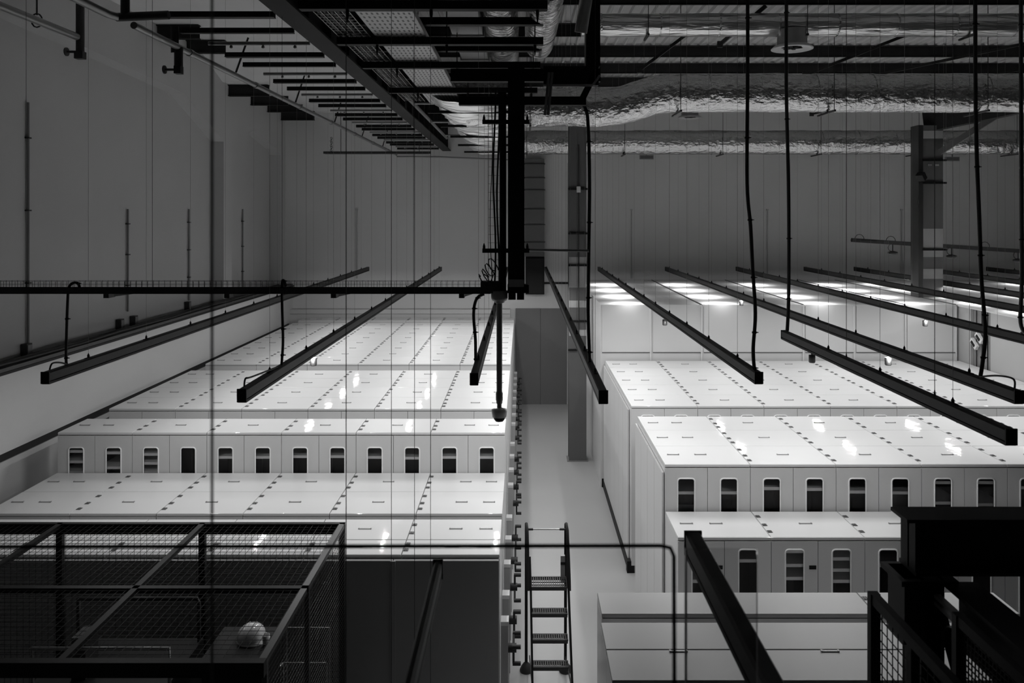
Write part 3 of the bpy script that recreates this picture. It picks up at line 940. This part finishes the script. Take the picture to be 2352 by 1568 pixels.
for k in range(4):
    b = MB(); b.tube([(0, 2.4 + k * 2.8, 0), (.55, 2.42 + k * 2.8, 0)], .022, 8); b.lathe((.55, 2.42 + k * 2.8, 0), [(.01, -.06), (.03, -.03), (.03, .03), (0, .04)], 10); b.build('branch_pipe', 'pipe', t)
# hanging lamp bar at far left ceiling
t = thing('batten_lamp', 'grey batten hung on a chain at the far left corner', 'lamp', (-5.2, 20.5, H + 1.68))
b = MB(); b.box(0, 2.8, -.04, .04, -.04, .02); b.build('batten_body', 'steel', t)
MB().box(.05, 2.75, -.03, .03, -.055, -.04).build('batten_cover', 'grey', t)
b = MB()
for k in range(6):
    b.tube([(.2 + (.03 if (k + a // 4) % 2 else .01) * math.cos(a * PI / 4), 0, .06 + k * .06 + .035 * math.sin(a * PI / 4)) for a in range(8)], .007, 5, closed=True)
b.build('chain', 'steel', t)
for x in (.45, 2.5):
    MB().tube([(x, 0, .02), (x, 0, 1.1)], .008, 6).build('hanger_rod', 'steel', t)

# ------------------------------------------------------------------ columns
for nm, X, Y, w, z0, z1, stripes, l in (
        ('steel_column', 1.23, 17.45, .39, 0, H + 2.4, [(590, 660), (690, 706), (757, 771)], 'grey steel column with pale painted bands standing in the aisle'),
        ('steel_column', 9.0, 17.2, .46, hE + .002, H + 2.0, [(300, 318), (525, 590), (617, 640)], 'banded dark column rising through the right enclosure roof')):
    t = thing(nm, l, 'column', (X, Y, z0))
    b = MB()
    b.box(-w / 2, w / 2, -.0, .03, 0, z1 - z0); b.box(-w / 2, w / 2, .3, .33, 0, z1 - z0); b.box(-.02, .02, .03, .3, 0, z1 - z0)
    b.build('column_shaft', 'colgrey', t)
    for (ya, yb) in stripes:
        za = H - (yb - CY) * Y / F - z0; zb = H - (ya - CY) * Y / F - z0
        MB().box(-w / 2 + .005, w / 2 - .005, -.006, 0, za, zb).build('pale_band', 'collight', t)
    if X < 2:
        for yy in (434, 536, 609, 737, 803):
            z = H - (yy - CY) * Y / F - z0
            MB().box(-w / 2 - .02, w / 2 + .02, -.05, 0, z - .02, z + .02).build('strap_bar', 'black', t)
        MB().tube([(.02, -.03, 2.6), (.02, -.03, H + 1.6)], .014, 8).build('conduit', 'steel', t)
        MB().box(-.03, .06, -.06, -.006, H - (442 - CY) * Y / F, H - (428 - CY) * Y / F).build('label_card', 'light', t)
        MB().box(-w / 2 - .04, w / 2 + .04, -.03, .36, 0, .02).build('base_plate', 'grey', t)
    else:
        MB().box(-w / 2 - .1, -w / 2, -.05, .3, 0, z1 - z0).build('side_channel', 'steel', t)
        for yy in (368, 420, 573):
            z = H - (yy - CY) * Y / F - z0
            MB().box(-w / 2 - .02, w / 2 + .06, -.05, 0, z - .02, z + .02).build('strap_bar', 'black', t)
        # two groups of small white characters on the column
        z = H - (379 - CY) * Y / F - z0
        b = MB()
        for k in range(3):
            for x0 in (-.1, .06):
                xx = x0 + k * .03
                b.box(xx, xx + .006, -.008, 0, z - .02, z + .02); b.box(xx + .014, xx + .02, -.008, 0, z - .02, z + .02)
                for q in (-.02, -.003, .014):
                    b.box(xx, xx + .02, -.008, 0, z + q, z + q + .006)
        b.build('painted_number', 'light', t)
t = thing('flood_lamp', 'small black flood lamp on the left side of the right column', 'lamp', (8.68, 17.0, H + .8))
b = MB(); b.bar((-.08, -.05, .02), (.0, 0, .1), .16, .16); b.build('lamp_head', 'black', t)
MB().tube([(-.06, .05, 0), (-.05, .05, -.3), (-.08, .05, -.5), (-.04, .05, -.7), (-.06, .05, -.95)], .006, 6).build('lamp_lead', 'rubber', t)
MB().box(.0, .08, .0, .15, .02, .08).build('lamp_bracket', 'steel', t)
# knee brace and rafters right
t = thing('roof_rafter', 'sloping dark steel rafter at the right with pale knee brace', 'rafter', (9.0, 17.4, H + 2.0))
b = MB(); b.bar((0, .1, .1), (5.5, -7.5, 1.2), .2, .45); b.build('rafter_beam', 'beam', t)
b = MB(); b.bar((.1, -.3, -.6), (.95, -.9, .1), .1, .12); b.build('knee_brace', 'colgrey', t)
for i, (a, c) in enumerate([((9.3, 14.5, H + 3.2), (4.9, 14.8, H + 2.3)), ((3.7, 11.9, H + 3.2), (3.1, 12.3, H + 2.7)), ((6.8, 13.5, H + 3.2), (4.9, 13.6, H + 2.45)), ((2.8, 13.3, H + 3.1), (2.0, 13.4, H + 2.5)), ((10.5, 16.5, H + 3.1), (6.2, 16.8, H + 2.2))]):
    b = MB(); b.bar(a, c, .05, .05); b.bar(Vector(c) + Vector((0, 0, .05)), Vector(c) - Vector((0, 0, .05)), .08, .05)
    tag(b.build('roof_brace', 'steel'), ['long slanting roof brace at upper right', 'short slanting brace above the bright upper duct', 'slanting brace above the diffuser', 'short slanting brace near the duct dip', 'faint far slanting roof brace'][i], 'brace', 'slanting roof braces')

# far cable boom with downward lamps in front of back wall
t = thing('lamp_boom', 'dark horizontal boom with small lamps before the back wall', 'lamp boom', (8.2, 20.0, H - .6))
b = MB(); b.bar((.2, 0, 0), (4.8, 0, -.3), .08, .1); b.bar((.2, 0, 0), (1.6, 0, -.06), .12, .03); b.build('boom_beam', 'steel', t)
for k, x in enumerate((1.25, 2.75, 4.45)):
    b = MB(); z = -.06 * x
    b.tube([(x, 0, z), (x, 0, z - .2)], .015, 6); b.lathe((x, 0, z - .3), [(.0, 0), (.1, .0), (.12, .03), (.12, .07), (.02, .1)], 14)
    b.tube([(x - .12 * math.sin(a * PI / 6), 0, z - .12 + .1 * math.cos(a * PI / 6)) for a in range(7)], .008, 5)
    b.build('lamp_head', 'steel', t)
for k, x in enumerate((.4, 1.2, 1.9, 3.6)):
    MB().tube([(x + .12 * math.cos(a * PI / 6), 0, -.06 * x + .04 + .13 * math.sin(a * PI / 6)) for a in range(7)], .008, 5).build('cable_arc', 'rubber', t)

# ------------------------------------------------------------------ back wall items
t = thing('riser_duct', 'grey rectangular riser duct on the back wall behind the black riser', 'duct', (.33, BY - .3, H))
MB().box(-.26, .3, 0, .29, -1.15, 1.65).build('duct_body', 'colgrey', t)
for z in (1.5, 1.1, .75, .2, -.25, -.75):
    MB().box(-.28, .32, -.02, .28, z, z + .03).build('duct_flange', 'steel', t)
b = MB(); b.box(-.2, .26, -.04, .28, -2.2, -1.2); b.box(-.24, .30, .02, .28, -2.24, -1.16); b.build('damper_box', 'dark', t)
for i, (x, y) in enumerate(((1485, 361), (2187, 365))):
    p = W(x, y, 22.5)
    t = thing('exit_sign', ['small hanging sign box below the far duct at centre right', 'small hanging sign box beside the right column'][i], 'sign', (p[0], p[1], p[2]), 'sign boxes below the far duct')
    b = MB(); b.box(-.2, .2, -.03, .03, -.06, .06); b.build('sign_box', 'grey', t)
    MB().box(-.18, .18, -.035, -.03, -.04, .04).build('sign_face', 'colgrey', t)
    MB().tube([(0, 0, .06), (0, 0, .4)], .01, 6).build('sign_rod', 'steel', t)
for i, x in enumerate((820, 1450, 1762, 2070)):
    p = W(x, 480, BY)
    b = MB(); b.tube([(p[0], BY - .03, H + .2), (p[0], BY - .03, H - 1.8)], .02, 8); b.box(p[0] - .03, p[0] + .03, BY - .05, BY, H + .17, H + .22)
    tag(b.build('wall_conduit', 'cond2'), 'faint vertical conduit on the back wall, %s from the left' % ORD[i], 'conduit', 'back wall conduits')
for i, (x, ya, yb) in enumerate(((60, 235, 790), (290, 480, 715), (431, 480, 690), (555, 480, 672))):
    Y = 7.2 * F / (CX - x)
    za = H - (ya - CY) * Y / F; zb = H - (yb - CY) * Y / F
    t = thing('wall_conduit', ['tall dark conduit at the far left', 'second conduit left of the pilaster', 'conduit nearest the pilaster', 'conduit right of the pilaster'][i] + ' on the left wall', 'conduit', (-7.17, Y, zb), 'left wall conduits')
    MB().tube([(0, 0, 0), (0, 0, za - zb)], .018, 8).build('conduit_tube', 'cond1', t)
    for q in (.25, .55, .85):
        MB().box(-.03, .03, -.035, .035, (za - zb) * q, (za - zb) * q + .02).build('conduit_clip', 'steel', t)
for i, (x, y) in enumerate(((60, 803), (275, 744), (307, 736), (431, 702))):
    Y = 7.15 * F / (CX - x); z = H - (y - CY) * Y / F
    t = thing('wall_socket', 'small dark wall box above the ledge, %s from the left' % ORD[i], 'wall box', (-7.19, Y, z), 'wall boxes on the left wall')
    MB().box(0, .09, -.06, .06, -.09, .09).build('box_body', 'steel', t)
    MB().box(.09, .1, -.05, .05, -.07, .07).build('box_lid', 'grey', t)
    MB().tube([(.05, 0, -.09), (.05, .05, -.16), (.08, .12, -.2), (.1, .16, H * 0 + 3.46 - z)], .007, 6).build('box_lead', 'rubber', t)

# ------------------------------------------------------------------ step ladder
t = thing('step_ladder', 'black platform step ladder with mesh treads standing in the aisle', 'step ladder', (.0, 9.4, 0))
XA, XB = .045, .515


def lad(x, s):
    b = MB()
    pts = [(x, 0, .1), (x, -.05, 1.3), (x + s * .0, -.07, 1.72), (x, -.1, 1.8), (x, -.16, 1.83), (x + s * .01, -.24, 1.78), (x + s * .015, -.3, 1.6), (x + s * .02, -.42, 1.35), (x + s * .02, -.5, 1.2)]
    b.tube(pts, .018, 10)
    return b


for x, s in ((XA, 1), (XB, 1)):
    lad(x, s).build('handrail', 'black', t)
for k, (x, dx) in enumerate(((XA + .04, .03), (XB - .0, .03))):
    b = MB(); b.bar((x, -.3, 1.5), (x + .01, -.47, 1.2), .022, .045); b.bar((x + .01, -.47, 1.2), (x + dx + (.005 if k else 0), -1.0, 0.0), .022, .06)
    b.build('stile', 'black', t)
    b = MB(); b.lathe((x - (.04 if k == 0 else 0.0), 0, 0), [(.075, 0), (.078, .02), (.06, .06), (.035, .095), (.018, .11), (.018, .16)], 20); b.build('foot_cup', 'rubber', t)
    MB().bar((x, -.0, .18), (x + .02, -.75, .3), .012, .02).build('side_strut', 'black', t)
for k, (z, y) in enumerate(((1.25, -.38), (1.0, -.55), (.75, -.63), (.5, -.72), (.25, -.84))):
    d = .27 if k == 0 else .14
    b = MB()
    x0, x1 = XA + .06, XB - .01
    b.box(x0, x1, y - d / 2, y - d / 2 + .02, z - .04, z); b.box(x0, x1, y + d / 2 - .02, y + d / 2, z - .04, z)
    nb = 16
    for q in range(nb + 1):
        xx = x0 + (x1 - x0) * q / nb
        b.box(xx - .004, xx + .004, y - d / 2 + .01, y + d / 2 - .01, z - .02, z)
    for q in range(1, 4):
        yy = y - d / 2 + d * q / 4
        b.box(x0, x1, yy - .003, yy + .003, z - .015, z - .002)
    b.build('tread', 'steel', t)
MB().tube([(XA, -.2, 1.78), (XB, -.2, 1.78)], .009, 8).build('top_bar', 'galv', t)
b = MB(); b.tube([(XA, -.2, 1.78), (XA + .08, -.2, 1.78)], .014, 8); b.tube([(XB - .08, -.2, 1.78), (XB, -.2, 1.78)], .014, 8); b.build('bar_grip', 'rubber', t)
b = MB(); b.box(XB - .07, XB - .02, -.28, -.24, 1.2, 1.5); b.build('info_card', 'grey', t)
MB().box(XB - .072, XB - .018, -.285, -.28, 1.4, 1.43).build('card_print', 'dark', t)

# ------------------------------------------------------------------ mesh cage, lower left
cz = H - 2.95
t = thing('mesh_cage', 'large dark wire mesh cage with mesh roof at lower left', 'cage', (-1.71, 5.24, 0))
LXc = -4.15; DYc = 2.31


def meshpanel(b, o, u, v, lu, lv, st=.06, r=.0028):
    o = Vector(o); u = Vector(u); v = Vector(v)
    k = 0
    while k * st <= lu:
        b.bar(o + u * k * st, o + u * k * st + v * lv, r, r); k += 1
    k = 0
    while k * st <= lv:
        b.bar(o + v * k * st, o + v * k * st + u * lu, r, r); k += 1


xs = [0, -1.37, -2.74, -4.11]
for i in range(3):
    b = MB(); meshpanel(b, (xs[i], 0, cz - .01), (-1, 0, 0), (0, 1, 0), 1.37, DYc); b.build('roof_mesh', 'black', t)
    b = MB(); meshpanel(b, (xs[i], DYc, .05), (-1, 0, 0), (0, 0, 1), 1.37, cz - .1); b.build('back_mesh', 'black', t)
for i in range(2):
    b = MB(); meshpanel(b, (0, i * DYc / 2, .05), (0, 1, 0), (0, 0, 1), DYc / 2, cz - .1, .04); b.build('side_mesh', 'steel', t)
for i, x in enumerate(xs):
    MB().box(x - .03 if i else x - .05, x + .03 if i else x, DYc - .03, DYc + .02, 0, cz - .04).build('post', 'black', t)
    MB().box(x - .025 if i else x - .05, x + .025 if i else x, 0, DYc, cz - .04, cz).build('roof_rail', 'steel' if i == 0 else 'black', t)
for y in (0, 1.03):
    MB().box(-.035, .0, y, y + .035, 0, cz - .04).build('post', 'steel', t)
MB().box(LXc, 0, DYc - .03, DYc + .02, cz - .04, cz + .0).build('roof_beam', 'black', t)
MB().box(LXc, 0, DYc - .03, DYc + .02, cz - .1, cz - .04).build('roof_beam', 'black', t)
MB().box(LXc, 0, .98, 1.03, cz - .04, cz).build('roof_beam', 'black', t)
MB().box(LXc, 0, -.06, .0, cz - .1, cz).build('roof_beam', 'black', t)
MB().box(LXc, 0, 0, .03, 1.0, 1.05).build('mid_rail', 'black', t)

t = thing('work_platform', 'dark low work platform with rails inside the cage', 'work platform', (-4.1, 6.5, 0))
MB().box(0, 1.15, 0, .75, .1, 1.55).build('platform_body', 'dark', t)
b = MB(); b.tube([(0.02, .7, 1.55), (.02, .7, 1.93), (.02, .68, 1.95), (1.12, .68, 1.95), (1.13, .7, 1.9), (1.13, .7, 1.55)], .018, 8); b.build('rear_rail', 'steel', t)
b = MB(); b.tube([(0, .05, 1.55), (0, .05, 1.84), (1.15, .05, 1.84), (1.15, .05, 1.55)], .016, 8); b.build('front_rail', 'grey', t)
MB().box(.3, .42, .1, .3, 1.55, 1.9).build('control_box', 'steel', t)
for x in (.1, .95):
    for y in (.05, .6):
        MB().tube([(x, y, .1), (x + .05, y, .1)], .1, 14).build('wheel', 'rubber', t)
t = thing('locker', 'dark steel locker under the hard hat inside the cage', 'locker', (-2.68, 6.55, 0))
MB().box(0, .5, 0, .5, 0, 1.76).build('locker_body', 'dark', t)
MB().box(.02, .48, -.015, 0, .05, 1.66).build('door', 'dark', t)
MB().box(.42, .44, -.035, -.015, .8, .95).build('handle', 'grey', t)
# hard hat
t = thing('hard_hat', 'pale hard hat lying on the locker inside the cage', 'hard hat', (-2.37, 6.85, 1.76))
b = MB()
prof = [(.112, .0), (.113, .03), (.108, .06), (.095, .09), (.07, .118), (.04, .133), (.0, .138)]
b.lathe((0, 0, .015), prof, 30)
b.v = [(x * 1.05, y * 1.15, .015 + (z - .015) * .8) for x, y, z in b.v]
b.build('hat_shell', 'hat', t)
b = MB()
pts = []
n = 40
vs = []
for ring in range(3):
    for k in range(n):
        a = 2 * PI * k / n
        ext = .012 + .045 * max(0, math.cos(a - 0.0)) ** 2
        rr = .11 + ext * (ring / 2)
        vs.append((rr * math.cos(a), rr * 1.1 * math.sin(a), .02 - .012 * ring))
b.add(vs, [(r * n + k, r * n + (k + 1) % n, (r + 1) * n + (k + 1) % n, (r + 1) * n + k) for r in range(2) for k in range(n)], True)
b.build('hat_brim', 'hat', t)
b = MB(); b.tube([(-.03 + .0, .12 * math.cos(a * PI / 12), .018 + .112 * math.sin(a * PI / 12)) for a in range(13)], .006, 6); b.tube([(.03, .12 * math.cos(a * PI / 12), .018 + .112 * math.sin(a * PI / 12)) for a in range(13)], .006, 6)
b.build('crown_ridge', 'hat', t)
t = thing('cup', 'small pale cup beside the hard hat', 'cup', (-2.21, 6.75, 1.76))
MB().lathe((0, 0, 0), [(0, 0), (.025, 0), (.032, .09), (.029, .09), (.023, .01), (0, .01)], 16).build('cup_body', 'light', t)
for i, (y, z) in enumerate(((7.3, 1.62), (7.2, 1.35))):
    b = MB(); b.tube([(-2.2, y, z), (-1.8, y, z)], .008, 8); b.tube([(-2.2, y, z), (-2.22, y - .1, z)], .008, 8); b.tube([(-1.8, y, z - 1.0), (-1.8, y, z)], .008, 8); b.tube([(-1.8, y, 0), (-1.8, y, z)], .01, 8); b.tube([(-2.2, y, 0), (-2.2, y, z)], .01, 8)
    tag(b.build('hoop_rail', 'galv'), ['upper thin bright hoop rail seen through the cage side', 'lower thin bright hoop rail seen through the cage side'][i], 'rail')

# ------------------------------------------------------------------ gantry and guard panels, lower right
t = thing('steel_gantry', 'black steel gantry beam and post at the lower right corner', 'gantry', (2.1, 4.5, 0))
zb = H - 1.71
b = MB(); b.box(.07, 2.4, -.08, .12, zb - .02, zb); b.box(.12, 2.4, .0, .02, zb - .3, zb - .02); b.box(.12, 2.4, -.08, .12, zb - .32, zb - .3); b.box(.12, .14, -.07, .1, zb - .3, zb - .02)
b.build('cross_beam', 'black', t)
b = MB(); b.box(.14, .16, -.1, .12, 0, zb - .33); b.box(.25, .27, -.1, .12, 0, zb - .33); b.box(.16, .25, 0, .02, 0, zb - .33); b.box(.05, .14, -.09, .11, 3.04, zb - .33); b.box(.02, .34, -.12, .14, zb - .36, zb - .33); b.build('post', 'black', t)
b = MB(); b.box(.26, .45, -3.2, -.1, zb - .36, zb - .34); b.box(.35, .37, -3.2, -.1, zb - .6, zb - .36); b.box(.26, .45, -3.2, -.1, zb - .62, zb - .6); b.build('long_beam', 'black', t)
b = MB(); b.bar((.3, 0, zb - .55), (.42, -.2, zb - 1.3), .03, .05); b.build('diagonal_brace', 'black', t)
b = MB(); b.box(.2, .235, -1.6, -.12, zb - .42, zb - .4); b.box(.2, .235, -1.6, -.12, zb - .46, zb - .44); b.build('twin_conduit', 'grey', t)
MB().lathe((.30, -.12, zb - .62), [(.0, .03), (.03, .03), (.03, -.01), (0, -.01)], 10).build('bolt', 'black', t)
for i, (X, Y, l, st) in enumerate(((1.785, 4.0, 'black framed guard panel with square mesh left of the gantry post', .055), (2.1, 3.79, 'black framed guard panel with fine mesh right of the gantry post', .028))):
    t = thing('guard_panel', l, 'guard panel', (X, Y, 0), 'guard panels by the gantry')
    zt = H - 1.91
    MB().box(-.025, .025, -.04, .0, 0, zt).build('post', 'black', t)
    MB().box(-.02, .02, -2.2, -.04, zt - .05, zt).build('top_rail', 'black', t)
    MB().box(-.02, .02, -2.2, -.04, zt - 1.3, zt - 1.25).build('lower_rail', 'black', t)
    if i == 0:
        MB().box(-.02, .02, -.44, -.40, 0, zt - .05).build('post', 'black', t)
    b = MB(); meshpanel(b, (0, -2.2, zt - 1.25), (0, 1, 0), (0, 0, 1), 2.16, 1.2, st, .004 if i == 0 else .005); b.build('wire_mesh', 'black', t)
    MB().box(-.02, .02, -2.25, -2.2, 0, zt).build('post', 'black', t)

# close railing bar and glass pane near the camera
t = thing('barrier_frame', 'thin blurred black barrier bar with bent corner close to the camera', 'barrier', (0, 1.5, 0))
zr = H - (1253 - CY) * 1.5 / F
b = MB(); b.tube([(-1.6, 0, zr - .003), (.265, 0, zr), (.283, 0, zr - .004), (.29, 0, zr - .02), (.293, 0, zr - .9)], .004, 8); b.build('bent_bar', 'black', t)
MB().tube([(.293, 0, 0), (.293, 0, zr - .9)], .02, 10).build('bar_stand', 'black', t)
MB().tube([(-1.6, 0, 0), (-1.6, 0, zr - .003)], .02, 10).build('bar_stand', 'black', t)
t = thing('glass_screen', 'narrow clear glass screen standing beside the blurred barrier corner', 'glass screen', (.42, 2.0, 0))
MB().box(0, .18, 0, .01, 0, H - (1262 - CY) * 2.0 / F).build('glass_sheet', 'glass2', t)
MB().box(-.004, 0, -.002, .012, 0, H - (1262 - CY) * 2.0 / F).build('edge_strip', 'grey', t)

# ------------------------------------------------------------------ lights, world, camera
w = bpy.data.worlds.new('world'); bpy.context.scene.world = w
w.use_nodes = True
w.node_tree.nodes['Background'].inputs[0].default_value = (1, 1, 1, 1)
w.node_tree.nodes['Background'].inputs[1].default_value = .05

cam = bpy.data.cameras.new('camera')
co = bpy.data.objects.new('camera', cam)
C.objects.link(co)
co.location = (0, 0, H); co.rotation_euler = (PI / 2, 0, 0)
cam.sensor_width = 36; cam.lens = 36 * F / 2352
cam.shift_x = -(CX - 1176) / 2352
cam.shift_y = (CY - 784) / 2352
cam.clip_start = .05; cam.clip_end = 100
cam.dof.use_dof = True; cam.dof.focus_distance = 12; cam.dof.aperture_fstop = 3.6
s = bpy.context.scene
s.camera = co
s.view_settings.view_transform = 'Standard'
s.view_settings.look = 'None'
s.view_settings.exposure = 0.12
s.view_settings.gamma = 1
s.view_settings.use_curve_mapping = False
s.cycles.use_denoising = True
s.cycles.use_adaptive_sampling = True
s.cycles.adaptive_threshold = .03
s.cycles.max_bounces = 6
s.cycles.diffuse_bounces = 4
s.cycles.glossy_bounces = 3
s.cycles.transparent_max_bounces = 8
s.cycles.sample_clamp_indirect = 6
print('LEDS', LEDN[0])
